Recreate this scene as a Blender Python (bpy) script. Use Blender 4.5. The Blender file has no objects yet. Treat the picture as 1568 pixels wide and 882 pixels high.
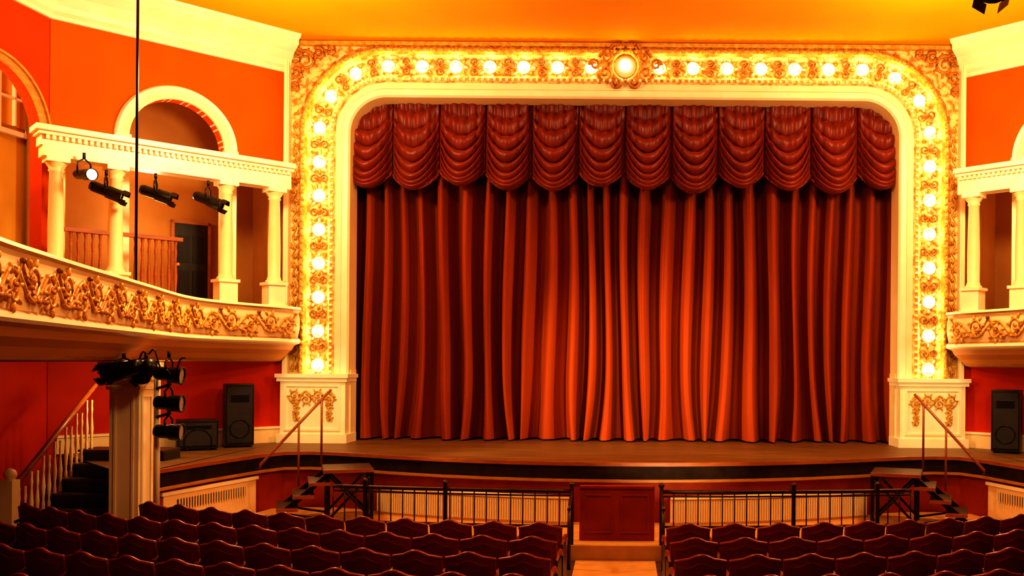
import bpy, math, random, bisect, bmesh
from mathutils import Vector, Matrix
random.seed(7)
sc = bpy.context.scene
sc.view_settings.view_transform = 'Standard'
for lk in ('High Contrast', 'Standard - High Contrast', 'Medium High Contrast'):
    try:
        sc.view_settings.look = lk; print('LOOK', lk); break
    except Exception as ex: pass
sin, cos, pi, sqrt = math.sin, math.cos, math.pi, math.sqrt

# ------------------------------------------------------------------ materials
def mat(name, c1, c2=None, rough=0.6, scale=6.0, bump=0.0, bscale=None, metal=0.0,
        emis=None, estr=0.0, sheen=0.0, stretch=None, detail=6.0, lo=0.35, hi=0.65, spec=0.5):
    m = bpy.data.materials.new(name); m.use_nodes = True
    nt = m.node_tree; b = nt.nodes['Principled BSDF']
    b.inputs['Roughness'].default_value = rough
    b.inputs['Metallic'].default_value = metal
    b.inputs['Specular IOR Level'].default_value = spec
    b.inputs['Base Color'].default_value = (*c1, 1)
    if sheen:
        b.inputs['Sheen Weight'].default_value = sheen
        b.inputs['Sheen Roughness'].default_value = 0.4
        b.inputs['Sheen Tint'].default_value = (1.0, 0.35, 0.10, 1)
    tc = nt.nodes.new('ShaderNodeTexCoord'); mp = nt.nodes.new('ShaderNodeMapping')
    nt.links.new(tc.outputs['Object'], mp.inputs['Vector'])
    if stretch: mp.inputs['Scale'].default_value = stretch
    n = nt.nodes.new('ShaderNodeTexNoise'); n.inputs['Scale'].default_value = scale
    n.inputs['Detail'].default_value = detail
    nt.links.new(mp.outputs['Vector'], n.inputs['Vector'])
    if c2:
        r = nt.nodes.new('ShaderNodeValToRGB')
        r.color_ramp.elements[0].position = lo; r.color_ramp.elements[0].color = (*c1, 1)
        r.color_ramp.elements[1].position = hi; r.color_ramp.elements[1].color = (*c2, 1)
        nt.links.new(n.outputs['Fac'], r.inputs['Fac'])
        nt.links.new(r.outputs['Color'], b.inputs['Base Color'])
    if bump:
        n2 = nt.nodes.new('ShaderNodeTexNoise'); n2.inputs['Scale'].default_value = bscale or scale * 3
        n2.inputs['Detail'].default_value = 4
        nt.links.new(mp.outputs['Vector'], n2.inputs['Vector'])
        bn = nt.nodes.new('ShaderNodeBump'); bn.inputs['Strength'].default_value = bump
        bn.inputs['Distance'].default_value = 0.03
        nt.links.new(n2.outputs['Fac'], bn.inputs['Height'])
        nt.links.new(bn.outputs['Normal'], b.inputs['Normal'])
    if emis:
        b.inputs['Emission Color'].default_value = (*emis, 1)
        b.inputs['Emission Strength'].default_value = estr
    return m

CREAM = mat('cream_paint', (0.90, 0.65, 0.31), (0.94, 0.72, 0.38), 0.5, 2.0)
IVORY = mat('ivory_paint', (0.95, 0.78, 0.47), (0.97, 0.84, 0.56), 0.45, 3.0)
ORNATE = mat('gilded_plaster', (0.56, 0.22, 0.02), (0.96, 0.70, 0.26), 0.5, 9.0, 1.0, 16, detail=5, lo=0.38, hi=0.53)
GOLD = mat('gold_leaf', (0.62, 0.26, 0.02), (0.88, 0.50, 0.09), 0.4, 12.0, 0.3, 30, metal=0.15)
OLDGOLD = mat('aged_gold', (0.40, 0.13, 0.010), (0.66, 0.29, 0.03), 0.45, 12.0, 0.3, 30, metal=0.1)
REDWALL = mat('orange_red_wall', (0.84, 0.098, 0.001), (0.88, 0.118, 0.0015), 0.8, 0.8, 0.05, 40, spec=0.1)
ORWALL = mat('orange_wall', (0.84, 0.21, 0.006), (0.88, 0.24, 0.008), 0.65, 0.8, 0.05, 40, spec=0.15)
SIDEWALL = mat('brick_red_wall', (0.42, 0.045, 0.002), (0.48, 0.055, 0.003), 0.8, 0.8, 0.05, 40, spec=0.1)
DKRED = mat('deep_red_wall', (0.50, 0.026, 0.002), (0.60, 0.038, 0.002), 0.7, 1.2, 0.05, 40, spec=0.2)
CEIL = mat('orange_ceiling', (0.88, 0.33, 0.002), (0.92, 0.37, 0.003), 0.8, 0.6, spec=0.1)
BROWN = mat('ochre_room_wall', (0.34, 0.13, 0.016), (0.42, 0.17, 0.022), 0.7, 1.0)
SOFF = mat('soffit_brown', (0.56, 0.23, 0.03), (0.62, 0.27, 0.04), 0.6, 1.0)
YEL = mat('yellow_wall', (0.72, 0.38, 0.025), (0.78, 0.43, 0.035), 0.7, 1.0)
VELVET = mat('copper_red_velvet', (0.25, 0.036, 0.003), (0.33, 0.052, 0.005), 0.7, 2.0, 0.12, 60, sheen=0.12, stretch=(1, 1, 0.15), spec=0.12)
SATIN = mat('swag_satin', (0.16, 0.014, 0.004), (0.22, 0.022, 0.006), 0.42, 3.0, 0.1, 50, sheen=0.2, spec=0.45)
WOODST = mat('stage_boards', (0.11, 0.052, 0.012), (0.22, 0.11, 0.027), 0.45, 2.5, 0.1, 30, stretch=(0.4, 6, 1))
BLACK = mat('black_paint', (0.010, 0.006, 0.004), (0.018, 0.010, 0.007), 0.4, 5)
BANDB = mat('dark_stage_band', (0.022, 0.011, 0.006), (0.04, 0.02, 0.01), 0.75, 5, spec=0.15)
BLACKM = mat('black_metal', (0.015, 0.010, 0.008), None, 0.35, 5, metal=0.4)
GRILLE = mat('speaker_grille', (0.012, 0.009, 0.008), (0.035, 0.022, 0.016), 0.6, 160, 0.5, 200)
RAILM = mat('bronze_rail', (0.05, 0.020, 0.010), (0.09, 0.035, 0.012), 0.35, 8, metal=0.5)
TRIMW = mat('honey_wood', (0.42, 0.17, 0.03), (0.55, 0.25, 0.05), 0.4, 5, stretch=(1, 1, 8))
REDWOOD = mat('red_brown_wood', (0.28, 0.075, 0.014), (0.38, 0.11, 0.02), 0.35, 5, stretch=(1, 1, 8))
STAIRW = mat('dark_step_wood', (0.04, 0.018, 0.010), (0.08, 0.035, 0.015), 0.4, 5)
REDPANEL = mat('red_panel', (0.28, 0.026, 0.003), (0.35, 0.038, 0.004), 0.5, 3, spec=0.25)
CARPET = mat('dark_carpet', (0.05, 0.014, 0.005), (0.08, 0.022, 0.008), 0.8, 8, 0.1, 60)
AISLE = mat('tan_aisle_runner', (0.50, 0.24, 0.05), (0.58, 0.30, 0.07), 0.7, 5)
SEATV = mat('maroon_seat_velvet', (0.14, 0.009, 0.005), (0.20, 0.014, 0.006), 0.5, 5, 0.1, 60, sheen=0.12, spec=0.3)
SEATW = mat('mahogany', (0.17, 0.014, 0.006), (0.27, 0.028, 0.010), 0.3, 6, stretch=(1, 1, 4))
BULB = mat('bulb_glass', (1, 0.9, 0.7), None, 0.3, emis=(1.0, 0.80, 0.45), estr=36)
LENS = mat('lamp_lens', (0.5, 0.42, 0.35), None, 0.1)
LENSON = mat('lit_lamp_lens', (1, 0.95, 0.9), None, 0.2, emis=(1.0, 0.85, 0.6), estr=25)

# ------------------------------------------------------------------ mesh builder
class MB:
    def __init__(s, xf=None):
        s.v = []; s.f = []; s.m = []; s.mats = []; s.xf = xf; s.sm = []
    def mi(s, m):
        if m not in s.mats: s.mats.append(m)
        return s.mats.index(m)
    def add(s, vs, fs, m, smooth=False):
        o = len(s.v)
        for p in vs:
            p = Vector(p)
            if s.xf: p = s.xf(p)
            s.v.append(p)
        k = s.mi(m)
        for f in fs:
            s.f.append([o + i for i in f]); s.m.append(k); s.sm.append(smooth)
    def hexa(s, c, m):
        s.add(c, [(0, 1, 2, 3), (4, 7, 6, 5), (0, 4, 5, 1), (1, 5, 6, 2), (2, 6, 7, 3), (3, 7, 4, 0)], m)
    def box(s, x0, x1, y0, y1, z0, z1, m, fn=None):
        c = [(x0, y0, z0), (x1, y0, z0), (x1, y1, z0), (x0, y1, z0), (x0, y0, z1), (x1, y0, z1), (x1, y1, z1), (x0, y1, z1)]
        if fn: c = [fn(*p) for p in c]
        s.hexa(c, m)
    def prism(s, poly, z0, z1, m):
        n = len(poly)
        vs = [(x, y, z0) for x, y in poly] + [(x, y, z1) for x, y in poly]
        fs = [tuple(range(n)), tuple(range(2 * n - 1, n - 1, -1))]
        fs += [(i, (i + 1) % n, n + (i + 1) % n, n + i) for i in range(n)]
        s.add(vs, fs, m)
    def tube(s, pts, rad, m, n=6, cap=True):
        pts = [Vector(p) for p in pts]; L = len(pts)
        if L < 2: return
        if not hasattr(rad, '__len__'): rad = [rad] * L
        vs = []; fs = []; ref = None
        for i, p in enumerate(pts):
            t = (pts[min(i + 1, L - 1)] - pts[max(i - 1, 0)])
            if t.length < 1e-9: t = Vector((0, 0, 1))
            t.normalize()
            if ref is None:
                ref = Vector((0, 0, 1)) if abs(t.z) < .9 else Vector((1, 0, 0))
            a = t.cross(ref)
            if a.length < 1e-6: a = t.cross(Vector((0, 1, 0)))
            a.normalize(); b = t.cross(a)
            for k in range(n):
                q = 2 * pi * k / n
                vs.append(p + (a * cos(q) + b * sin(q)) * rad[i])
        for i in range(L - 1):
            for k in range(n):
                fs.append((i * n + k, i * n + (k + 1) % n, (i + 1) * n + (k + 1) % n, (i + 1) * n + k))
        if cap:
            fs.append(tuple(range(n))); fs.append(tuple((L - 1) * n + k for k in range(n)))
        s.add(vs, fs, m, True)
    def lathe(s, c, prof, m, n=16, fn=None, smooth=True):
        vs = []; fs = []
        for r, z in prof:
            for k in range(n):
                q = 2 * pi * k / n
                vs.append((c[0] + r * cos(q), c[1] + r * sin(q), c[2] + z))
        if fn: vs = [fn(*p) for p in vs]
        for i in range(len(prof) - 1):
            for k in range(n):
                fs.append((i * n + k, i * n + (k + 1) % n, (i + 1) * n + (k + 1) % n, (i + 1) * n + k))
        s.add(vs, fs, m, smooth)
    def ball(s, c, r, m, nu=8, nv=5, fn=None):
        if not hasattr(r, '__len__'): r = (r, r, r)
        vs = [(c[0], c[1], c[2] - r[2])]; fs = []
        for i in range(1, nv):
            a = -pi / 2 + pi * i / nv
            for k in range(nu):
                q = 2 * pi * k / nu
                vs.append((c[0] + r[0] * cos(a) * cos(q), c[1] + r[1] * cos(a) * sin(q), c[2] + r[2] * sin(a)))
        vs.append((c[0], c[1], c[2] + r[2])); e = len(vs) - 1
        for k in range(nu):
            fs.append((0, 1 + (k + 1) % nu, 1 + k)); fs.append((e, e - nu + k, e - nu + (k + 1) % nu))
        for i in range(nv - 2):
            for k in range(nu):
                o = 1 + i * nu
                fs.append((o + k, o + (k + 1) % nu, o + nu + (k + 1) % nu, o + nu + k))
        if fn: vs = [fn(*p) for p in vs]
        s.add(vs, fs, m, True)
    def grid(s, fn, nu, nv, m, smooth=True):
        vs = [fn(i / nu, j / nv) for j in range(nv + 1) for i in range(nu + 1)]
        fs = [(j * (nu + 1) + i, j * (nu + 1) + i + 1, (j + 1) * (nu + 1) + i + 1, (j + 1) * (nu + 1) + i)
              for j in range(nv) for i in range(nu)]
        s.add(vs, fs, m, smooth)
    def obj(s, name, parent=None, bevel=0):
        me = bpy.data.meshes.new(name)
        me.from_pydata([tuple(v) for v in s.v], [], s.f)
        for m in s.mats: me.materials.append(m)
        for i, p in enumerate(me.polygons):
            p.material_index = s.m[i]; p.use_smooth = s.sm[i]
        me.update()
        bm = bmesh.new(); bm.from_mesh(me)
        bmesh.ops.recalc_face_normals(bm, faces=bm.faces); bm.to_mesh(me); bm.free()
        o = bpy.data.objects.new(name, me); sc.collection.objects.link(o)
        if parent: o.parent = parent
        if bevel:
            md = o.modifiers.new('bev', 'BEVEL'); md.width = bevel; md.segments = 2; md.limit_method = 'ANGLE'
        return o

def empty(name, loc=(0, 0, 0)):
    e = bpy.data.objects.new(name, None); e.location = loc; sc.collection.objects.link(e); return e

def vine(mb, M, u0, u1, amp, pitch, rad, m, leaves=True, h=0.02, nl=5):
    n = max(8, int((u1 - u0) / pitch * 16))
    mb.tube([M(u0 + (u1 - u0) * i / n, amp * .55 * sin(2 * pi * (u1 - u0) * i / n / pitch), h) for i in range(n + 1)], rad, m, 5)
    k = 0; hp = pitch / 2
    while u0 + (k + 1) * hp <= u1 + 1e-3:
        sg = 1 if k % 2 == 0 else -1
        cu = u0 + (k + .5) * hp; cv = -sg * amp * .18
        r0 = min(amp * .62, hp * .46)
        pts = []
        for i in range(20):
            t = i / 19; a = sg * (pi * .5 + t * 3.2 * pi); r = r0 * (1 - t * .85)
            pts.append(M(cu + r * cos(a), cv + r * sin(a), h + .01 * t))
        mb.tube(pts, [rad * (1.1 - .5 * i / 19) for i in range(20)], m, 5)
        if leaves:
            mb.ball((0, 0, 0), (r0 * .24, r0 * .24, .03), m, 6, 4, fn=lambda x, y, z: M(cu + x, cv + y, h + z))
            for j in range(nl):
                a = 2 * pi * j / nl + k; lr = r0 * 1.1
                ca, sa = cos(a), sin(a)
                mb.ball((0, 0, 0), (r0 * .36, r0 * .15, .025), m, 6, 4,
                        fn=lambda x, y, z: M(cu + lr * ca + x * ca - y * sa, cv + lr * sa + x * sa + y * ca, h + z))
        k += 1

# ------------------------------------------------------------------ constants
EYE = 2.60; STG = 1.10; CZ = 8.45; YP = 16.8; BF = 3.50
DX, DY = 0.722, 0.692
def B(s, n, z):   # splayed box frame, left side
    return Vector((-5.98 - DX * s - DY * n, 16.2 - DY * s + DX * n, z))
def mirror(side):
    return (lambda p: p) if side < 0 else (lambda p: Vector((-p.x, p.y, p.z)))

# ------------------------------------------------------------------ floor + ceiling
mb = MB(); mb.box(-11, 11, -3, 19, -.2, 0, CARPET); mb.obj('floor')
mb = MB(); mb.box(-11, 11, -3, 19, CZ, CZ + .2, CEIL); mb.obj('ceiling')
mb = MB(); mb.box(-.60, .44, 3, 11.93, .001, .012, AISLE); mb.obj('aisle_runner')

# ------------------------------------------------------------------ proscenium
r0 = 0.66; HW = 5.01; ZT = 7.41; REF = 0.58; Zb = 2.33
vL = (ZT - r0) - Zb; aL = pi / 2 * (r0 + REF); tL = 2 * (HW - r0); TOT = 2 * vL + 2 * aL + tL
def arch(s, o, p=0.0):
    if s <= vL: x, z, nx, nz = -HW, Zb + s, -1, 0
    elif s <= vL + aL:
        a = (s - vL) / (r0 + REF); nx, nz = -cos(a), sin(a)
        x, z = -(HW - r0) + r0 * nx, ZT - r0 + r0 * nz
    elif s <= vL + aL + tL: x, z, nx, nz = -(HW - r0) + (s - vL - aL), ZT, 0, 1
    elif s <= vL + 2 * aL + tL:
        a = (s - vL - aL - tL) / (r0 + REF); nx, nz = sin(a), cos(a)
        x, z = (HW - r0) + r0 * nx, ZT - r0 + r0 * nz
    else: x, z, nx, nz = HW, ZT - r0 - (s - vL - 2 * aL - tL), 1, 0
    return Vector((x + nx * o, YP - p, z + nz * o))
ss = [0, vL] + [vL + aL * i / 16 for i in range(1, 17)] + [vL + aL + tL] + [vL + aL + tL + aL * i / 16 for i in range(1, 17)] + [TOT]
arch_root = empty('proscenium_arch', (0, YP, 0))
def par(o):
    o.parent = arch_root; o.matrix_parent_inverse = Matrix.Translation((0, -YP, 0)); return o
prof = [(0, -.35, CREAM), (0, .10, IVORY), (.03, .15, IVORY), (.13, .16, IVORY), (.16, .11, IVORY), (.27, .10, ORNATE), (.29, .16, GOLD), (.34, .18, GOLD),
        (.37, .10, ORNATE), (.44, .03, ORNATE), (.58, .01, ORNATE), (.72, .03, ORNATE), (.79, .09, GOLD), (.82, .17, GOLD), (.87, .18, ORNATE), (.92, .10, CREAM), (.98, .04, CREAM)]
mb = MB()
for i in range(len(prof) - 1):
    o1, p1, m = prof[i]; o2, p2, _ = prof[i + 1]
    vs = []
    for s in ss: vs += [arch(s, o1, p1), arch(s, o2, p2)]
    mb.add(vs, [(2 * k, 2 * k + 1, 2 * k + 3, 2 * k + 2) for k in range(len(ss) - 1)], m)
par(mb.obj('arch_moulding'))
mb = MB()
XO = 6.21; ZO = 8.43
mb.box(-XO, -5.35, YP, YP + .3, Zb - .1, ZO, ORNATE); mb.box(5.35, XO, YP, YP + .3, Zb - .1, ZO, ORNATE)
mb.box(-5.35, 5.35, YP, YP + .3, 7.75, ZO, ORNATE)
for x0, x1 in ((-XO, -XO + .09), (XO - .09, XO)):
    mb.box(x0, x1, YP - .16, YP, Zb, ZO, IVORY)
    mb.box(x0 + .02, x1 - .02, YP - .20, YP - .16, Zb, ZO, IVORY)
mb.box(-XO + .09, XO - .09, YP - .12, YP, 8.36, ZO, GOLD)
for s in (-1, 1):
    mb.box(min(s * 5.0, s * 5.05), max(s * 5.0, s * 5.05), YP, YP + .35, STG, Zb + .1, CREAM)
par(mb.obj('frame_backing'))
mb = MB()
NB = 35; sp = (TOT - .36) / (NB - 1)
bul = [.18 + sp * i for i in range(NB)]
for i, s in enumerate(bul):
    if i == NB // 2: continue
    Mloc = lambda u, v, h, s=s: arch(s + u, REF + v, .03 + h)
    ring = [Mloc(.115 * cos(a), .115 * sin(a), .02) for a in [2 * pi * k / 16 for k in range(17)]]
    mb.tube(ring, .020, IVORY, 5, False)
    for k in range(10):
        a = 2 * pi * k / 10; ca, sa = cos(a), sin(a)
        mb.ball((0, 0, 0), (.055, .030, .035), GOLD if k % 2 else IVORY, 6, 4,
                fn=lambda x, y, z: Mloc(.175 * ca + x * ca - y * sa, .175 * sa + x * sa + y * ca, z))
    if i < NB - 1 and i + 1 != NB // 2:
        Mm = lambda u, v, h, s=s: arch(s + sp / 2 + u, REF + v, .03 + h)
        for sg in (-1, 1):
            pts = []
            for q in range(14):
                t = q / 13; a = -pi / 2 + t * 2.6 * pi; r = .085 * (1 - .75 * t)
                pts.append(Mm(r * cos(a), sg * (.09 + r * sin(a)), .02))
            mb.tube(pts, .016, OLDGOLD, 5)
        mb.ball((0, 0, 0), (.03, .06, .03), OLDGOLD, 6, 4, fn=lambda x, y, z: Mm(x, y, z))
def run(o, p, step, size, m):
    n = int(TOT / step)
    for i in range(n):
        s = (i + .5) * TOT / n
        mb.ball((0, 0, 0), (size * .9, size, size * .9), m, 6, 4, fn=lambda x, y, z: arch(s + x, o + y, p + z))
run(.315, .175, .11, .036, IVORY)
run(.845, .175, .13, .045, GOLD)
for sg in (-1, 1):
    vine(mb, lambda u, v, h: Vector((sg * (6.05 + v), YP - h, Zb + .05 + u)), 0, 4.6, .06, .34, .012, GOLD, True, .03)
vine(mb, lambda u, v, h: arch(u, .93 + v * .6, .08 + h), .05, TOT - .05, .07, .4, .012, OLDGOLD, True, .02)
for sg in (-1, 1):
    for cx, cz, r in ((5.86, 8.08, .19), (5.62, 8.22, .11), (6.02, 7.84, .11), (6.0, 8.22, .09), (5.4, 8.27, .08), (6.05, 7.6, .08)):
        pts = [Vector((sg * (cx + r * (1 - .85 * t) * cos(t * 3.4 * pi + 1)), YP - .05, cz + r * (1 - .85 * t) * sin(t * 3.4 * pi + 1))) for t in [q / 19 for q in range(20)]]
        mb.tube(pts, [.03 * (1.1 - q / 30) for q in range(20)], OLDGOLD, 6)
        for k in range(7):
            a = 2 * pi * k / 7; ca, sa = cos(a), sin(a)
            mb.ball((0, 0, 0), (r * .32, .03, r * .14), OLDGOLD, 6, 4, fn=lambda x, y, z: Vector((sg * (cx + r * ca + x * ca - z * sa), YP - .04 + y, cz + r * sa + x * sa + z * ca)))
cz = ZT + REF
mb.ball((0, YP - .12, cz), (.2, .12, .2), IVORY, 20, 12)
mb.tube([Vector((.25 * cos(a), YP - .16, cz + .26 * sin(a))) for a in [2 * pi * k / 28 for k in range(29)]], .035, GOLD, 8, False)
for sg in (-1, 1):
    for (cx, dz, r, d) in ((.34, .16, .13, 1), (.36, -.14, .15, -1), (.16, .31, .10, 1), (.15, -.30, .10, -1), (.56, 0.02, .10, 1)):
        pts = [Vector((sg * (cx + r * (1 - .85 * t) * cos(d * t * 3 * pi)), YP - .16 - .05 * t, cz + dz + r * (1 - .85 * t) * sin(d * t * 3 * pi))) for t in [q / 19 for q in range(20)]]
        mb.tube(pts, [.035 * (1.1 - q / 30) for q in range(20)], OLDGOLD, 6)
for k in range(9):
    a = pi * k / 8
    mb.ball((0, 0, 0), (.07, .03, .03), OLDGOLD, 6, 4, fn=lambda x, y, z: Vector(((.12 + x) * cos(a), YP - .2 + y, cz + .34 + (.04 + x * 1) * sin(a) + z)))
par(mb.obj('arch_ornament'))
mb = MB()
for sg in (-1, 1):
    X = lambda a, b: (min(sg * a, sg * b), max(sg * a, sg * b))
    x0, x1 = X(5.02, 6.20); mb.box(x0, x1, YP - .26, YP + .3, STG, Zb - .1, IVORY)
    x0, x1 = X(4.98, 6.25); mb.box(x0, x1, YP - .31, YP + .3, STG, STG + .16, IVORY)
    mb.box(x0, x1, YP - .31, YP + .3, Zb - .12, Zb - .05, IVORY)
    x0, x1 = X(4.95, 6.27); mb.box(x0, x1, YP - .35, YP + .3, Zb - .05, Zb + .02, IVORY)
    for a, b, c, d in ((5.1, 6.12, 1.32, 1.36), (5.1, 6.12, 2.12, 2.16), (5.1, 5.14, 1.36, 2.12), (6.08, 6.12, 1.36, 2.12)):
        x0, x1 = X(a, b); mb.box(x0, x1, YP - .285, YP - .26, c, d, IVORY)
    vine(mb, lambda u, v, h: Vector((sg * (5.2 + u), YP - .26 - h, 1.93 + v)), 0, .84, .2, .42, .016, GOLD, True, .02, 6)
    vine(mb, lambda u, v, h: Vector((sg * (5.3 + v), YP - .26 - h, 1.5 + u)), 0, .4, .09, .2, .012, GOLD, True, .02)
    vine(mb, lambda u, v, h: Vector((sg * (5.9 + v), YP - .26 - h, 1.5 + u)), 0, .4, .09, .2, .012, GOLD, True, .02)
par(mb.obj('pedestals'))
mb = MB()
for i, s in enumerate(bul):
    if i == NB // 2: continue
    mb.ball(arch(s, REF, .10), .052, BULB, 12, 8)
mb.ball((0, YP - .27, cz), .065, BULB, 12, 8)
par(mb.obj('arch_light_bulbs'))

mb = MB(); mb.box(-6.2, 6.2, 18.4, 18.6, 0, 8.45, BLACK); mb.obj('wall_back')
mb = MB(); mb.box(-6.3, 6.3, YP + .05, YP + .25, 8.43, CZ, ORWALL); mb.obj('wall_proscenium')

# ------------------------------------------------------------------ curtain
def fold(x):
    ph = 2 * pi * (x / .385 + .16 * sin(x * 1.31 + .4) + .13 * sin(x * 3.1 + 1.1))
    v = .5 + .5 * sin(ph + .35 * sin(ph))
    v = v * v * (3 - 2 * v)
    am = .50 + .10 * sin(x * 2.3 + 2) + .05 * sin(x * 5.1)
    return -v * am - .012 * sin(ph * 3 + x)
def curt(u, v):
    x0 = -5.3 + 10.6 * u; z = STG + .03 + (7.9 - STG) * (1 - v)
    low = max(0, 1 - (z - STG) / 1.5)
    x = x0 + low * .10 * sin(x0 * 5.3 + 1) * low + .04 * sin(z * .9 + x0 * 2)
    y = 17.84 + fold(x0) * (1 + .12 * low) - .06 * low
    return Vector((x, y, z))
mb = MB(); mb.grid(curt, 1700, 30, VELVET)
mb.obj('stage_curtain')
mb = MB()
NS = 12; sw = .873
for k in range(NS):
    xc = (k - (NS - 1) / 2) * sw
    jl = .05 * sin(k * 2.1)
    seed = k * 1.7
    def sg_(u, v):
        t = u * 2 - 1; e = max(0., 1 - t * t)
        x = xc + t * sw * .5
        drop = .04 + v * (1.40 + jl)
        sag = (.10 + .54 * sin(pi * v * .86)) * (e ** .9)
        z = 7.60 - drop - sag
        ph = 2 * pi * (v * 8.0 + .15 * sin(seed) + .16 * t * sin(seed * 1.3) + .12 * sin(v * 5 + seed))
        f = sin(ph + .4 * sin(ph))
        amp = .11 * (.3 + .7 * min(1, v * 2.0)) * (e ** .75)
        bul_ = .32 * (e ** .7) * (.35 + .65 * sin(min(1, v * 1.1) * pi * .7))
        vert = .04 * sin(t * 16 + seed) * max(0, 1 - v * 2.0)
        y = 17.22 - bul_ - amp * f + vert + .03 * sin(t * 30) * (1 - e)
        z += .04 * cos(ph) * e
        if v > .95: y += (v - .95) * 2.5 * e
        return Vector((x, y, z))
    mb.grid(sg_, 40, 130, SATIN)
    fr = [sg_(i / 40, 1.0) + Vector((0, -.01, -.01)) for i in range(41)]
    mb.tube(fr, .022, SATIN, 6)
mb.obj('curtain_swag_valance')

# ------------------------------------------------------------------ stage
apr = [(-6.34, 12.35), (-6.1, 13.4), (-5.78, 14.5), (-5.55, 14.95), (-5.1, 15.05), (-4.6, 14.92)]
apr += [(x, 13.72 + (x / 4.16) ** 2 * 1.02) for x in [-4.0 + 8.0 * i / 24 for i in range(25)]]
apr += [(-x, y) for x, y in reversed(apr[:6])]
def offp(poly, d):
    out = []
    for i, p in enumerate(poly):
        a = Vector(poly[max(i - 1, 0)]); b = Vector(poly[min(i + 1, len(poly) - 1)])
        t = (b - a).normalized(); n = Vector((t.y, -t.x))
        out.append((p[0] + n.x * d, p[1] + n.y * d))
    return out
def strip(mb, poly, d, z0, z1, m):
    a = offp(poly, d); b = offp(poly, d - .06)
    for i in range(len(a) - 1):
        c = [(a[i][0], a[i][1], z0), (a[i + 1][0], a[i + 1][1], z0), (b[i + 1][0], b[i + 1][1], z0), (b[i][0], b[i][1], z0)]
        mb.hexa(c + [(x, y, z1) for x, y, _ in c], m)
stage = empty('stage')
mb = MB()
vs = []; fs = []
top = offp(apr, .05)
for p in top: vs.append((p[0], p[1], STG))
for p in top: vs.append((p[0] if abs(p[0]) < 5.6 else (6.2 if p[0] > 0 else -6.2), 16.6, STG))
for i in range(len(top) - 1): fs.append((i, i + 1, len(top) + i + 1, len(top) + i))
mb.add(vs, fs, WOODST)
mb.box(-6.2, 6.2, 16.6, 18.4, STG - .05, STG, WOODST)
for sg in (-1, 1):
    q = [(sg * 6.34, 12.35, STG), (sg * 6.2, 16.6, STG), (sg * 6.2, 16.78, STG), (sg * 8.75, 14.3, STG), (sg * 6.9, 12.35, STG)]
    mb.add(q, [(0, 1, 2, 3, 4)], WOODST)
    mb.box(min(sg * 6.34, sg * 6.9), max(sg * 6.34, sg * 6.9), 12.35, 12.41, 0, STG, CREAM)
mb.obj('stage_floor', stage)
mb = MB()
strip(mb, apr, .10, STG - .05, STG + .005, REDWOOD)
strip(mb, apr, .06, STG - .25, STG - .05, BANDB)
strip(mb, apr, .10, STG - .29, STG - .25, TRIMW)
strip(mb, apr, .02, 0, STG - .28, REDPANEL)
mb.obj('stage_front', stage)
for sg in (-1, 1):
    mb = MB()
    a = Vector((-6.36, 12.42)); b = Vector((-5.80, 14.42))
    t = (b - a); L = t.length; t.normalize(); nn = Vector((t.y, -t.x))
    def F(s, n, z):
        q = a + t * s + nn * n; return Vector((q.x * (1 if sg < 0 else -1), q.y, z))
    mb.box(.1, L - .05, .03, .07, .12, .74, CREAM, fn=F)
    mb.box(.06, L - .01, .03, .09, .72, .77, IVORY, fn=F)
    mb.box(.06, L - .01, .03, .09, .08, .13, IVORY, fn=F)
    mb.box(.35, L - .3, .07, .075, .50, .64, BLACK, fn=F)
    for i in range(26):
        s = .37 + (L - .72) * i / 25
        mb.box(s, s + .022, .075, .09, .49, .65, CREAM, fn=F)
    mb.obj('ventilation_panel')
mb = MB(); pit = [(-5.6, 14.9), (-6.2, 12.5), (-6.3, 12.36)] + [(x, 11.95 + x * x * .022) for x in [-6 + 12 * i / 20 for i in range(21)]] + [(6.3, 12.36), (6.2, 12.5), (5.6, 14.9)]
mb.prism(pit, .0, .2, AISLE); mb.obj('pit_floor')
def apY(x): return 13.72 + (x / 4.16) ** 2 * 1.02
for sg in (-1, 1):
    mb = MB()
    xs = [.72 + (3.85 - .72) * i / 12 for i in range(13)]
    for i in range(12):
        x0, x1 = xs[i] * sg, xs[i + 1] * sg
        def q(d, z): return [(x0, apY(x0) - d, z), (x1, apY(x1) - d, z), (x1, apY(x1) - d + .12, z), (x0, apY(x0) - d + .12, z)]
        mb.hexa(q(.22, .2) + q(.22, .58), CREAM)
        mb.hexa(q(.26, .58) + q(.26, .62), IVORY)
        for k in range(7):
            x = x0 + (x1 - x0) * (k + .5) / 7
            mb.box(x - .012, x + .012, apY(x) - .25, apY(x) - .2, .24, .56, IVORY)
    mb.obj('radiator_cover')
mb = MB()
mb.box(-.57, .44, 12.30, 12.35, .2, .90, REDPANEL)
mb.box(-.57, .44, 12.28, 12.37, .90, .94, REDPANEL)
for a, b in ((-.5, -.12), (-.02, .37)):
    for w in ((a, b, .30, .33), (a, b, .80, .83), (a, a + .03, .33, .80), (b - .03, b, .33, .80)):
        mb.box(w[0], w[1], 12.285, 12.3, w[2], w[3], REDPANEL)
mb.obj('red_panelled_pit_gate', bevel=.006)

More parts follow.
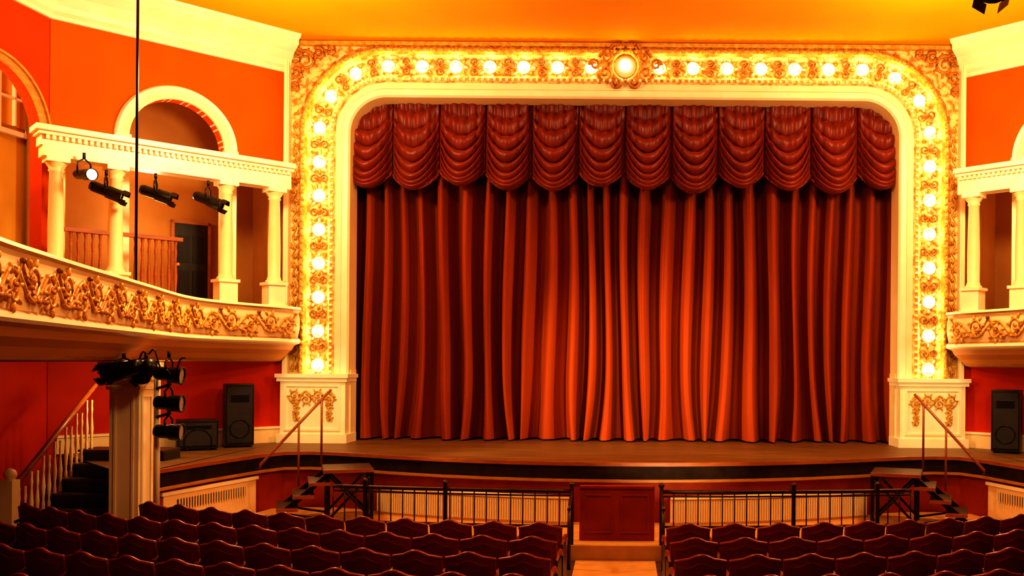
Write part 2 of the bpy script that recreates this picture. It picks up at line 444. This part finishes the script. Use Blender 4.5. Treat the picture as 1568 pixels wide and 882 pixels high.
def railing(x0, x1, name):
    mb = MB()
    Y = lambda x: 12.02 + x * x * .022
    n = 20
    for z, r in ((.90, .028), (.84, .012), (.44, .018)):
        mb.tube([(x0 + (x1 - x0) * i / n, Y(x0 + (x1 - x0) * i / n), z) for i in range(n + 1)], r, RAILM, 8)
    N = int(abs(x1 - x0) / .155)
    for i in range(N + 1):
        x = x0 + (x1 - x0) * i / N
        mb.tube([(x, Y(x), .44), (x, Y(x), .89)], .009, RAILM, 6)
    for x in (x0, x0 + (x1 - x0) * .52, x0 + (x1 - x0) * .86):
        mb.box(x - .025, x + .025, Y(x) - .025, Y(x) + .025, .2, .95, RAILM)
        mb.ball((x, Y(x), .985), .04, RAILM, 10, 6)
    x = x0
    mb.tube([(x, Y(x), .90), (x, Y(x) - .45, .78), (x, Y(x) - .62, .76)], .022, RAILM, 8)
    mb.tube([(x, Y(x) - .58, 0), (x, Y(x) - .58, .77)], .022, RAILM, 8)
    mb.tube([(x, Y(x) - .3, 0.0), (x, Y(x) - .3, .8)], .010, RAILM, 6)
    mb.obj(name)
railing(-.66, -3.9, 'orchestra_pit_railing'); railing(.52, 3.9, 'orchestra_pit_railing')

for sg in (-1, 1):
    mb = MB()
    ang = math.radians(20)
    O = Vector((-4.0, 14.45)); t = Vector((-cos(ang), -sin(ang))); nn = Vector((sin(ang), -cos(ang)))
    def F(s, n, z):
        q = O + t * s + nn * n; return Vector((q.x * (1 if sg < 0 else -1), q.y, z))
    treads = [(0, .72, .98), (.62, .92, .80), (.84, 1.14, .62), (1.06, 1.36, .44)]
    for s0, s1, z in treads:
        mb.box(s0, s1, .0, .85, z - .04, z, STAIRW, fn=F)
        mb.box(s0, s1, .83, .87, z - .045, z + .004, REDWOOD, fn=F)
    for nq in (.05, .8):
        mb.box(0, .05, nq, nq + .04, .2, .95, BLACKM, fn=F)
        mb.box(.62, .67, nq, nq + .04, .2, .95, BLACKM, fn=F)
        mb.box(1.28, 1.33, nq, nq + .04, .2, .42, BLACKM, fn=F)
        mb.add([F(.6, nq, .92), F(.68, nq, .92), F(1.38, nq, .34), F(1.30, nq, .30), F(.6, nq + .03, .92), F(.68, nq + .03, .92), F(1.38, nq + .03, .34), F(1.30, nq + .03, .30)],
               [(0, 1, 2, 3), (4, 5, 6, 7), (0, 1, 5, 4), (2, 3, 7, 6), (1, 2, 6, 5), (0, 3, 7, 4)], BLACKM)
        mb.tube([F(.03, nq + .02, .25), F(.64, nq + .02, .9)], .020, BLACKM, 6)
        mb.tube([F(.03, nq + .02, .9), F(.64, nq + .02, .25)], .020, BLACKM, 6)
        mb.tube([F(.66, nq + .02, .25), F(1.3, nq + .02, .38)], .018, BLACKM, 6)
    mb.obj('portable_stage_stairs')
    mb = MB()
    top_ = F(.62, .0, 2.10); bot = F(1.60, .0, 1.0)
    P = lambda a: top_.lerp(bot, a)
    mb.tube([P(-.04), P(1.0), P(1.0) + Vector((0, 0, -.06))], .022, REDWOOD, 8)
    for a, zb in ((.10, .98), (.44, .66)):
        p = P(a); mb.tube([p, (p.x, p.y, zb)], .018, REDWOOD, 8)
    mb.obj('stair_handrail')

# ------------------------------------------------------------------ splayed side walls with opera boxes
AC = 1.645; RI = .76; SPR = 6.22; RT = .22
for side, nm in ((-1, 'left'), (1, 'right')):
    xf = mirror(side)
    mb = MB(xf)
    W0, W1 = .58, .80; SE = 3.52; S0 = -.26
    UW = REDWALL
    def wb(s0, s1, z0, z1, m): mb.box(s0, s1, W0, W1, z0, z1, m, fn=B)
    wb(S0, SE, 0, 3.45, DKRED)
    wb(S0, .02, 3.45, 5.8, BROWN); wb(.66, AC - RI, 3.45, 5.8, CREAM); wb(AC + RI, AC + RI + .2, 3.45, 5.8, CREAM); wb(3.3, SE, 3.45, 5.8, CREAM)
    wb(S0, AC - RI, 5.8, CZ, UW); wb(AC + RI, SE, 5.8, CZ, UW)
    N = 24
    for i in range(N):
        a0 = pi - pi * i / N; a1 = pi - pi * (i + 1) / N
        s0, z0 = AC + RI * cos(a0), SPR + RI * sin(a0); s1, z1 = AC + RI * cos(a1), SPR + RI * sin(a1)
        c = [B(s0, W0, z0), B(s1, W0, z1), B(s1, W1, z1), B(s0, W1, z0), B(s0, W0, CZ), B(s1, W0, CZ), B(s1, W1, CZ), B(s0, W1, CZ)]
        mb.hexa(c, UW)
    mb.obj('wall_' + nm + '_splay')
    mb = MB(xf)
    pr = [(RI, -.22), (RI, .05), (RI + .04, .09), (RI + .08, .06), (RI + .13, .10), (RI + .19, .12), (RI + RT, .06), (RI + RT, 0)]
    for i in range(len(pr) - 1):
        (ra, pa), (rb, pb) = pr[i], pr[i + 1]
        vs = []
        for k in range(33):
            a = pi * k / 32
            for r, p in ((ra, pa), (rb, pb)):
                vs.append(B(AC + r * cos(a), W0 - p, SPR + r * sin(a)))
        mb.add(vs, [(2 * k, 2 * k + 1, 2 * k + 3, 2 * k + 2) for k in range(32)], IVORY)
    for s in (AC - RI - .2, AC + RI):
        mb.box(s, s + .2, W0 - .08, W0, BF, SPR, IVORY, fn=B)
        mb.box(s - .02, s + .22, W0 - .10, W0, SPR - .04, SPR + .03, IVORY, fn=B)
    mb.obj('trim_arch_' + nm)
    mb = MB(xf)
    cp = [(0, 7.86), (.05, 7.86), (.06, 7.92), (.12, 7.97), (.16, 8.05), (.28, 8.18), (.42, 8.26), (.46, 8.28), (.46, 8.36), (.54, 8.40), (.56, 8.45), (0, 8.45)]
    path = [(-6.2 + .0, 16.8), (-8.93, 14.18), (-9.7, 8.0), (-10.3, 2.0)]
    P = [Vector(p) for p in path]
    nrm = []
    for i, p in enumerate(P):
        t1 = (P[min(i + 1, 3)] - P[i]) if i < 3 else (P[i] - P[i - 1]); t0 = (P[i] - P[i - 1]) if i > 0 else t1.copy()
        t1.normalize(); t0.normalize(); n1 = Vector((-t1.y, t1.x)); n0 = Vector((-t0.y, t0.x))
        h = (n1 + n0).normalized(); nrm.append(h / max(.3, h.dot(n1)))
    for i in range(len(cp) - 1):
        vs = []
        for p, nn in zip(P, nrm):
            for o, z in (cp[i], cp[i + 1]): vs.append((p.x + nn.x * o, p.y + nn.y * o, z))
        mb.add(vs, [(2 * k, 2 * k + 1, 2 * k + 3, 2 * k + 2) for k in range(3)], IVORY)
    mb.add([(P[0].x + nrm[0].x * o, P[0].y + nrm[0].y * o, z) for o, z in cp], [tuple(range(len(cp)))], IVORY)
    mb.obj('trim_cornice_' + nm)
    mb = MB(xf)
    A0 = Vector((-8.93, 14.18)); A1 = Vector((-9.7, 8.0)); tt = (A1 - A0).normalized()
    no = Vector((tt.y, -tt.x))
    if no.x > 0: no = -no
    def S(s, n, z):
        q = A0 + tt * s + no * n; return Vector((q.x, q.y, z))
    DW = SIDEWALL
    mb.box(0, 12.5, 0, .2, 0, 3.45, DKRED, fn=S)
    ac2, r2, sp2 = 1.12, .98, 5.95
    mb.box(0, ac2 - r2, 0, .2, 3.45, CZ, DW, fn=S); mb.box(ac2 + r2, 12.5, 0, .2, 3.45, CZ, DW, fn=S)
    for i in range(N):
        a0 = pi - pi * i / N; a1 = pi - pi * (i + 1) / N
        s0, z0 = ac2 + r2 * cos(a0), sp2 + r2 * sin(a0); s1, z1 = ac2 + r2 * cos(a1), sp2 + r2 * sin(a1)
        mb.hexa([S(s0, 0, z0), S(s1, 0, z1), S(s1, .2, z1), S(s0, .2, z0), S(s0, 0, CZ), S(s1, 0, CZ), S(s1, .2, CZ), S(s0, .2, CZ)], DW)
    for k in range(32):
        a0 = pi * k / 32; a1 = pi * (k + 1) / 32
        for ra, rb, p in ((r2 - .02, r2 + .07, .05), (r2 + .07, r2 + .11, .09)):
            f = lambda r, a, n: S(ac2 + r * cos(a), n, sp2 + r * sin(a))
            mb.hexa([f(ra, a0, -p), f(rb, a0, -p), f(rb, a0, .0), f(ra, a0, .0), f(ra, a1, -p), f(rb, a1, -p), f(rb, a1, .0), f(ra, a1, .0)], TRIMW)
    mb.obj('wall_' + nm)
    mb = MB(xf)
    mb.box(-1.7, 12.0, 1.4, 1.6, 3.4, CZ, YEL, fn=S)
    mb.obj('wall_' + nm + '_gallery')
    mb = MB(xf)
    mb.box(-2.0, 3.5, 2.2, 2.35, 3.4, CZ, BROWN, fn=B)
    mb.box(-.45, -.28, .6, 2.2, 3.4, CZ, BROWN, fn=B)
    mb.obj('wall_' + nm + '_box_back')
    mb = MB(xf)
    mb.box(.6, 1.2, 2.12, 2.18, BF, 5.12, BLACK, fn=B)
    for q in ((.55, .6, BF, 5.17), (1.2, 1.25, BF, 5.17), (.55, 1.25, 5.12, 5.17)):
        mb.box(q[0], q[1], 2.10, 2.18, q[2], q[3], REDWOOD, fn=B)
    for zz in (3.75, 4.4):
        for ss_ in (.66, .93): mb.box(ss_, ss_ + .21, 2.105, 2.12, zz, zz + .5, BLACKM, fn=B)
    mb.ball(B(1.14, 2.08, 4.35), .035, GOLD, 8, 6)
    mb.obj('door_' + nm)
    mb = MB(xf)
    wx = -1.15; wz = 6.45
    mb.box(wx, wx + .6, 1.36, 1.39, wz, wz + .9, YEL, fn=S)
    for q in ((wx - .07, wx, wz - .08, wz + 1), (wx + .6, wx + .67, wz - .08, wz + 1), (wx - .12, wx + .72, wz - .16, wz - .08), (wx - .07, wx + .67, wz + .9, wz + 1), (wx + .285, wx + .315, wz, wz + .9), (wx, wx + .6, wz + .43, wz + .47)):
        mb.box(q[0], q[1], 1.3, 1.39, q[2], q[3], IVORY, fn=S)
    mb.obj('window_' + nm)
    mb = MB(xf)
    for s0, s1, n0, n1, z0, z1 in ((-.02, 3.75, -.14, .16, 5.60, 5.76), (-.03, 3.78, -.11, .16, 5.76, 5.91), (-.05, 3.82, -.19, .18, 5.91, 5.96), (-.05, 3.86, -.26, .20, 5.96, 6.04)):
        mb.box(s0, s1, n0, n1, z0, z1, IVORY, fn=B)
    mb.box(-.02, 3.4, .16, .58, 5.94, 6.02, CREAM, fn=B)
    for i in range(45):
        s = .02 + i * .083; mb.box(s, s + .045, -.17, -.11, 5.85, 5.91, IVORY, fn=B)
    for s in (.22, 1.05, 2.74, 3.55):
        mb.box(s - .15, s + .15, -.15, .15, BF, BF + .42, IVORY, fn=B)
        mb.box(s - .18, s + .18, -.18, .18, BF, BF + .06, IVORY, fn=B); mb.box(s - .18, s + .18, -.18, .18, BF + .40, BF + .45, IVORY, fn=B)
        c = B(s, 0, BF + .45)
        mb.lathe(c, [(.14, 0), (.145, .03), (.12, .05), (.112, .09), (.105, .1), (.108, .6), (.09, 1.44), (.11, 1.46), (.095, 1.49), (.13, 1.54), (.15, 1.58)], CREAM, 20)
        mb.box(s - .155, s + .155, -.155, .155, 5.53, 5.60, IVORY, fn=B)
    mb.obj('opera_box_colonnade')
    mb = MB(xf)
    mb.box(1.75, 3.45, -.05, .05, 4.52, 4.58, REDWOOD, fn=B); mb.box(1.75, 3.45, -.04, .04, BF + .02, BF + .08, REDWOOD, fn=B)
    s = 1.85
    while s < 3.4:
        if abs(s - 2.74) > .2:
            mb.lathe(B(s, 0, BF + .08), [(.03, 0), (.03, .08), (.018, .12), (.034, .36), (.016, .62), (.026, .76), (.016, .84), (.03, .94)], REDWOOD, 8)
        s += .10
    mb.obj('opera_box_balustrade')
    fp = [(-5.86, 16.42), (-6.0, 15.95), (-6.22, 15.4), (-6.45, 14.75), (-6.55, 14.1), (-6.5, 13.4), (-6.33, 12.6), (-6.1, 11.7), (-5.88, 10.8), (-5.66, 9.9), (-5.44, 9.0), (-5.2, 8.1), (-4.95, 7.2), (-4.6, 6.2), (-4.2, 5.2)]
    V = [Vector(p) for p in fp]
    def crp(i, t):
        p0, p1, p2, p3 = V[max(i - 1, 0)], V[i], V[min(i + 1, len(V) - 1)], V[min(i + 2, len(V) - 1)]
        return .5 * ((2 * p1) + (p2 - p0) * t + (2 * p0 - 5 * p1 + 4 * p2 - p3) * t * t + (3 * p1 - p0 - 3 * p2 + p3) * t ** 3)
    fine = [crp(i, k / 6) for i in range(len(V) - 1) for k in range(6)] + [V[-1]]
    cum = [0]
    for i in range(1, len(fine)): cum.append(cum[-1] + (fine[i] - fine[i - 1]).length)
    def fpt(u):
        u = max(0, min(cum[-1] - 1e-4, u))
        i = min(len(fine) - 2, bisect.bisect_right(cum, u) - 1)
        t = (u - cum[i]) / (cum[i + 1] - cum[i])
        a = fine[max(i - 1, 0)]; b = fine[min(i + 2, len(fine) - 1)]
        tg = (b - a).normalized(); nn = Vector((-tg.y, tg.x))
        return fine[i].lerp(fine[i + 1], t), nn
    FL = cum[-1]
    pf = [(-.12, 3.45, IVORY), (-.12, 3.54, IVORY), (.07, 3.54, IVORY), (.09, 3.50, TRIMW), (.07, 3.47, IVORY), (.03, 3.44, CREAM), (.06, 3.32, CREAM), (.055, 3.15, CREAM), (.02, 3.0, TRIMW), (.06, 2.97, IVORY), (.08, 2.92, IVORY),
          (.05, 2.89, CREAM), (-.05, 2.86, SOFF), (-.10, 2.78, SOFF), (-.22, 2.70, SOFF), (-.30, 2.62, TRIMW), (-.34, 2.58, SOFF), (-.46, 2.56, SOFF)]
    mb = MB(xf)
    NN = 120
    for i in range(len(pf) - 1):
        vs = []
        for k in range(NN + 1):
            p, nn = fpt(FL * k / NN)
            for o, z, _ in (pf[i], pf[i + 1]): vs.append((p.x + nn.x * o, p.y + nn.y * o, z))
        mb.add(vs, [(2 * k, 2 * k + 1, 2 * k + 3, 2 * k + 2) for k in range(NN)], pf[i][2], True)
    for z, m in ((BF - .01, TRIMW), (2.56, SOFF)):
        vs = []
        for k in range(NN + 1):
            p, nn = fpt(FL * k / NN); o = -.1 if z > 3 else -.45
            vs.append((p.x + nn.x * o, p.y + nn.y * o, z))
            if p.y > 14.2:
                w = (16.42 - p.y) / (16.42 - 14.2); vs.append((-6.25 - w * 2.65, 16.7 - w * 2.5, z))
            else: vs.append((-8.9 - (14.2 - p.y) * .13, p.y + .0, z))
        mb.add(vs, [(2 * k, 2 * k + 1, 2 * k + 3, 2 * k + 2) for k in range(NN)], m)
    mb.box(-.3, 3.4, .5, 2.2, BF - .08, BF - .002, TRIMW, fn=B)
    def MF(u, v, h):
        p, nn = fpt(u); o = .05 + h; return Vector((p.x + nn.x * o, p.y + nn.y * o, 3.215 + v))
    vine(mb, MF, .1, FL - .3, .24, .90, .018, GOLD, True, .015, 7)
    u = .15
    while u < FL - 1.2:
        mb.tube([MF(u + .9 * t, .18 - .30 * (1 - (2 * t - 1) ** 2) + .02 * sin(t * 40), .02) for t in [q / 16 for q in range(17)]], .014, OLDGOLD, 5)
        for q in range(6):
            t = q / 5
            mb.ball((0, 0, 0), (.04, .028, .03), OLDGOLD, 6, 4, fn=lambda x, y, z: MF(u + .9 * t + x, .19 - .33 * (1 - (2 * t - 1) ** 2) + y, .03 + z))
        u += .9
    mb.obj('balcony')
    mb = MB(xf)
    px, py = -6.44, 12.0; PT = 2.555
    mb.box(px - .19, px + .19, py - .19, py + .19, 0, 2.36, IVORY)
    mb.box(px - .24, px + .24, py - .24, py + .24, 0, .25, IVORY); mb.box(px - .22, px + .22, py - .22, py + .22, 2.20, 2.24, IVORY)
    mb.box(px - .25, px + .25, py - .25, py + .25, 2.32, 2.40, IVORY); mb.box(px - .29, px + .29, py - .29, py + .29, 2.40, PT, CREAM)
    for a, b, c, d in ((-.13, .13, .4, .43), (-.13, .13, 2.10, 2.13), (-.13, -.10, .43, 2.10), (.10, .13, .43, 2.10)):
        mb.box(px + a, px + b, py - .205, py - .19, c, d, IVORY)
        mb.box(px + .19, px + .205, py + a, py + b, c, d, IVORY)
    mb.obj('balcony_pillar')
    mb = MB(xf)
    def spk(cx, cy, w, h, dd, z0):
        rot = .5
        def R(x, y, z): return Vector((cx + x * cos(rot) - y * sin(rot), cy + x * sin(rot) + y * cos(rot), z0 + z))
        mb.box(-w / 2, w / 2, -dd / 2, dd / 2, .03, h, BLACK, fn=R)
        mb.box(-w / 2 + .03, w / 2 - .03, -dd / 2 - .02, -dd / 2, .08, h - .05, GRILLE, fn=R)
        for xx in (-w / 2 + .06, w / 2 - .06):
            for yy in (-dd / 2 + .06, dd / 2 - .06): mb.lathe((xx, yy, 0), [(.03, 0), (.03, .03)], BLACKM, 8, fn=R)
        mb.tube([R(w * .33 * cos(a), -dd / 2 - .022, h * .3 + w * .33 * sin(a)) for a in [2 * pi * k / 24 for k in range(25)]], .012, BLACKM, 6, False)
        mb.box(-w * .32, w * .32, -dd / 2 - .03, -dd / 2 - .018, h * .72, h * .84, BLACKM, fn=R)
        mb.box(-w / 2 - .01, -w / 2, -.08, .08, h * .6, h * .66, BLACKM, fn=R)
    spk(-6.62, 15.75, .46, 1.08, .42, STG)
    mb.obj('loudspeaker', bevel=.01)
    if side < 0:
        mb = MB(xf); spk(-7.05, 15.15, .62, .5, .42, STG); mb.obj('stage_monitor_speaker', bevel=.01)
    mb = MB(xf)
    mb.box(-.2, 3.4, .53, .58, STG, STG + .25, CREAM, fn=B); mb.box(-.2, 3.4, .51, .58, STG + .25, STG + .29, IVORY, fn=B)
    mb.obj('baseboard_' + nm)

# ------------------------------------------------------------------ staircases
for side in (-1, 1):
    xf = mirror(side); mb = MB(xf)
    x0, x1 = -7.95, -6.72
    for i in range(7):
        z = .18 * (i + 1); y = 11.9 + .25 * i
        mb.box(x0, x1, y, 13.9, z - .18, z - .03, BLACK); mb.box(x0 - .03, x1, y - .03, 13.9, z - .03, z, STAIRW)
    mb.box(x0 - .06, x0, 11.8, 13.9, 0, .3, CREAM)
    for i in range(14):
        y = 11.98 + .125 * i; z = .18 * (1 + int((y - 11.9) / .25))
        mb.lathe((x0 + .05, y, z), [(.022, 0), (.022, .08), (.014, .12), (.028, .3), (.012, .5), (.02, .58), (.014, .64), (.018, .72)], CREAM, 8)
    mb.tube([(x0 + .05, 11.85, .90), (x0 + .05, 13.7, 2.2)], .035, REDWOOD, 8)
    mb.box(x0 - .03, x0 + .13, 11.72, 11.88, 0, 1.02, CREAM); mb.ball((x0 + .05, 11.8, 1.09), .08, CREAM, 12, 8)
    mb.obj('staircase')

# ------------------------------------------------------------------ theatre lights
def spotlight(name, loc, aim, size=.12, lit=1, length=.34, hang=.22):
    mb = MB()
    loc = Vector(loc); d = Vector(aim).normalized(); q = d.to_track_quat('Z', 'Y').to_matrix()
    f = lambda x, y, z: loc + q @ Vector((x, y, z))
    s = size
    mb.lathe((0, 0, 0), [(.0, -length * .5), (s * .6, -length * .5), (s * .8, -length * .4), (s * .8, 0), (s * .95, .02), (s, length * .45), (s * 1.08, length * .46), (s * 1.08, length * .5), (s * .95, length * .5), (s * .95, length * .44)], BLACKM, 18, fn=f)
    mb.lathe((0, 0, 0), [(0, length * .45), (s * .5, length * .455), (s * .94, length * .44)], (BLACKM, LENS, LENSON)[lit], 18, fn=f)
    if not lit:
        for k in range(4):
            a = pi / 2 * k + pi / 4
            mb.box(-.5 * s, .5 * s, s * 1.05, s * 1.09, length * .5, length * .5 + s * .8, BLACKM, fn=lambda x, y, z: f(x * cos(a) - y * sin(a), x * sin(a) + y * cos(a), z))
    side = d.cross(Vector((0, 0, 1))).normalized() * s * 1.15
    up = Vector((0, 0, hang))
    mb.tube([loc + side, loc + side + up * .7, loc + up, loc - side + up * .7, loc - side], .014, BLACKM, 6)
    mb.tube([loc + up, loc + up * 1.35], .022, BLACKM, 8)
    return mb.obj(name)
mb = MB()
mb.tube([(-6.06, 11.9, .35), (-6.06, 11.9, 2.555)], .04, IVORY, 10); mb.lathe((-6.06, 11.9, 0), [(0.0, .0), (.12, .0), (.12, .03), (.05, .06), (.05, .4)], BLACKM, 14)
for z in (1.66, 2.03): mb.tube([(-6.06, 11.88, z + .18), (-5.84, 11.8, z + .24)], .02, BLACKM, 6)
mb.obj('lighting_boom_pole')
spotlight('stage_spotlight', (-5.86, 11.8, 2.40), (.85, .1, -.1), .11, 1, .34)
spotlight('stage_spotlight', (-5.86, 11.8, 2.03), (.85, .1, -.05), .11, 1, .34)
spotlight('stage_spotlight', (-5.86, 11.8, 1.66), (.85, .1, -.05), .11, 1, .34)
spotlight('stage_spotlight', (-6.25, 11.45, 2.46), (-.9, .2, -.2), .12, 0, .5, .15)
spotlight('stage_spotlight', (-6.0, 11.5, 2.46), (-.5, .5, -.3), .11, 0, .4, .15)
mb = MB(); mb.tube([(-6.2 + .6 * t, 11.7, 2.55 + .16 * sin(t * 7) + .05 * sin(t * 23)) for t in [i / 30 for i in range(31)]], .012, BLACKM, 5)
mb.obj('lighting_cable_loop')
for s, zz, aim, lit in ((3.25, 5.36, (.8, -.5, -.1), 2), (2.95, 5.15, (.9, .35, -.35), 0), (2.25, 5.2, (.9, .3, -.3), 0), (1.45, 5.2, (.9, .1, -.35), 0)):
    spotlight('box_spotlight', B(s, -.3, zz), aim, .10 if lit == 0 else .085, lit, .46, .24)
spotlight('box_spotlight', (3.78, 9.35, 6.60), (.2, 1, -.5), .16, 0, .45, .3)
mb = MB(); mb.tube([(-5.87, 11.0, 3.5), (-5.87, 11.0, 8.45)], .016, BLACKM, 6); mb.obj('hanging_cable')

# ------------------------------------------------------------------ seats
def seat_mesh():
    mb = MB()
    w = .235
    def top(u):
        t = abs(u); return .79 + .035 * cos(t * pi * .5) + (.03 * cos(t / .45 * pi * .5) if t < .45 else 0)
    def back(u, v, off, wi=1.0, inset=0):
        x = u * w * wi; zt = top(u) - inset; z = .36 + inset + (zt - .36 - inset) * v
        y = off + .05 * (u * u) - .10 * (z - .36)
        return Vector((x, y, z))
    nu, nv = 12, 6
    def shell(y0, y1, m, wi, inset):
        g0 = [back(-1 + 2 * i / nu, j / nv, y0, wi, inset) for j in range(nv + 1) for i in range(nu + 1)]
        g1 = [back(-1 + 2 * i / nu, j / nv, y1, wi, inset) for j in range(nv + 1) for i in range(nu + 1)]
        o = len(g0); fs = []
        ix = lambda i, j: j * (nu + 1) + i
        for j in range(nv):
            for i in range(nu):
                fs.append((ix(i, j), ix(i + 1, j), ix(i + 1, j + 1), ix(i, j + 1)))
                fs.append((o + ix(i, j), o + ix(i, j + 1), o + ix(i + 1, j + 1), o + ix(i + 1, j)))
        for i in range(nu):
            fs.append((ix(i, 0), ix(i + 1, 0), o + ix(i + 1, 0), o + ix(i, 0))); fs.append((ix(i, nv), ix(i + 1, nv), o + ix(i + 1, nv), o + ix(i, nv)))
        for j in range(nv):
            fs.append((ix(0, j), ix(0, j + 1), o + ix(0, j + 1), o + ix(0, j))); fs.append((ix(nu, j), ix(nu, j + 1), o + ix(nu, j + 1), o + ix(nu, j)))
        mb.add(g0 + g1, fs, m)
    shell(-.02, .02, SEATW, 1.0, 0)
    shell(-.032, -.02, SEATV, .84, .06)
    shell(.02, .06, SEATV, .88, .05)
    mb.tube([back(-1 + 2 * i / 16, 1, 0) for i in range(17)], .022, SEATW, 8)
    mb.box(-.21, .21, .06, .46, .38, .43, SEATW); mb.box(-.20, .20, .06, .45, .43, .48, SEATV)
    for sx in (-1, 1):
        x = sx * .237
        mb.tube([(x, -.05, .62), (x, .1, .66), (x, .3, .66), (x, .38, .60)], [.02, .024, .026, .02], SEATW, 8)
        mb.box(x - .012, x + .012, -.02, .30, .0, .60, BLACKM)
        mb.box(x - .02, x + .02, -.06, .36, .0, .025, BLACKM)
    return mb.obj('theater_seat', bevel=.006)
seat0 = seat_mesh(); me = seat0.data
first = True
CYC = 23.6
for k in range(6):
    R = 13.72 + .80 * k
    for blk in (-1, 1):
        xs_edge = -.62 if blk < 0 else .46
        x_edge = xs_edge + blk * .26
        th = math.asin(x_edge / R); step = .50 / R
        i = 0
        while True:
            a = th + blk * i * step; i += 1
            x = R * sin(a); y = CYC - R * cos(a)
            lim = 5.75 if k == 0 else 7.2
            if abs(x) > lim: break
            if abs(x) > .7 * y + .4 and x < 0: break
            if x > 0 and x > .48 * y + .5: break
            if first: o = seat0; first = False
            else:
                o = bpy.data.objects.new('theater_seat', me); sc.collection.objects.link(o)
                md = o.modifiers.new('bev', 'BEVEL'); md.width = .006; md.segments = 2; md.limit_method = 'ANGLE'
            o.location = (x, y, 0.002); o.rotation_euler = (0, 0, a)

# ------------------------------------------------------------------ lights
WARM = (1.0, .76, .40)
def point(name, loc, p, r=.3, c=WARM):
    l = bpy.data.lights.new(name, 'POINT'); l.energy = p; l.shadow_soft_size = r; l.color = c
    o = bpy.data.objects.new(name, l); o.location = loc; sc.collection.objects.link(o); return o
def spot(name, loc, tgt, p, ang, blend=.8, r=.15, c=WARM):
    l = bpy.data.lights.new(name, 'SPOT'); l.energy = p; l.spot_size = math.radians(ang); l.spot_blend = blend; l.shadow_soft_size = r; l.color = c
    o = bpy.data.objects.new(name, l); o.location = loc
    o.rotation_euler = (Vector(tgt) - Vector(loc)).to_track_quat('-Z', 'Y').to_euler(); sc.collection.objects.link(o); return o
point('house_fill', (0, 7.0, 7.6), 480, .5)  # added overhead fill at an assumed chandelier height, no fitting modelled
point('house_fill', (-5.0, 12.8, 6.4), 540, .35)  # added fill in mid-air, brightens side walls and cream trim
point('house_fill', (5.0, 12.8, 6.4), 540, .35)  # added fill, mirrors the left one
spot('curtain_spot', (-5.4, 12.2, 2.3), (.9, 17.4, 2.3), 2600, 46, 1.0, .06)  # added side light, rakes the folds so the valleys go dark
spot('curtain_spot', (5.4, 12.2, 2.3), (-.3, 17.4, 2.3), 1300, 46, 1.0, .06)  # weaker added side light from the right, same purpose
spot('curtain_spot', (1.4, 8.0, 1.9), (.4, 17.3, 2.0), 1900, 32, 1.0, .1)
for s in (-1, 1):
    p = B(1.9, 1.3, 5.2); point('box_fill', (p.x * -s, p.y, p.z), 34, .15)  # added fill inside the box, no lamp modelled
    point('under_balcony_fill', (s * 7.3, 13.6, 2.3), 28, .12)  # added fill below the soffit, no lamp modelled
    point('gallery_fill', (s * 9.75, 12.6, 6.9), 170, .2)  # added fill to brighten the yellow gallery wall
    spot('pedestal_fill', (s * 5.0, 11.0, 3.4), (s * 5.6, 16.5, 1.9), 330, 24, .8, .1)  # added fill to whiten the pedestals, no fixture behind it
w = bpy.data.worlds.new('w'); sc.world = w; w.use_nodes = True
w.node_tree.nodes['Background'].inputs[0].default_value = (1.0, .5, .2, 1); w.node_tree.nodes['Background'].inputs[1].default_value = .09

# ------------------------------------------------------------------ camera
cam = bpy.data.cameras.new('camera'); co = bpy.data.objects.new('camera', cam); sc.collection.objects.link(co)
cam.sensor_width = 36; cam.lens = 36 * 1400 / 1568
cam.shift_x = -170 / 1568; cam.shift_y = 114 / 1568
co.matrix_world = Matrix.Translation((0, 0, EYE)) @ Matrix.Rotation(math.radians(-.45), 4, 'Y') @ Matrix.Rotation(pi / 2, 4, 'X')
sc.camera = co
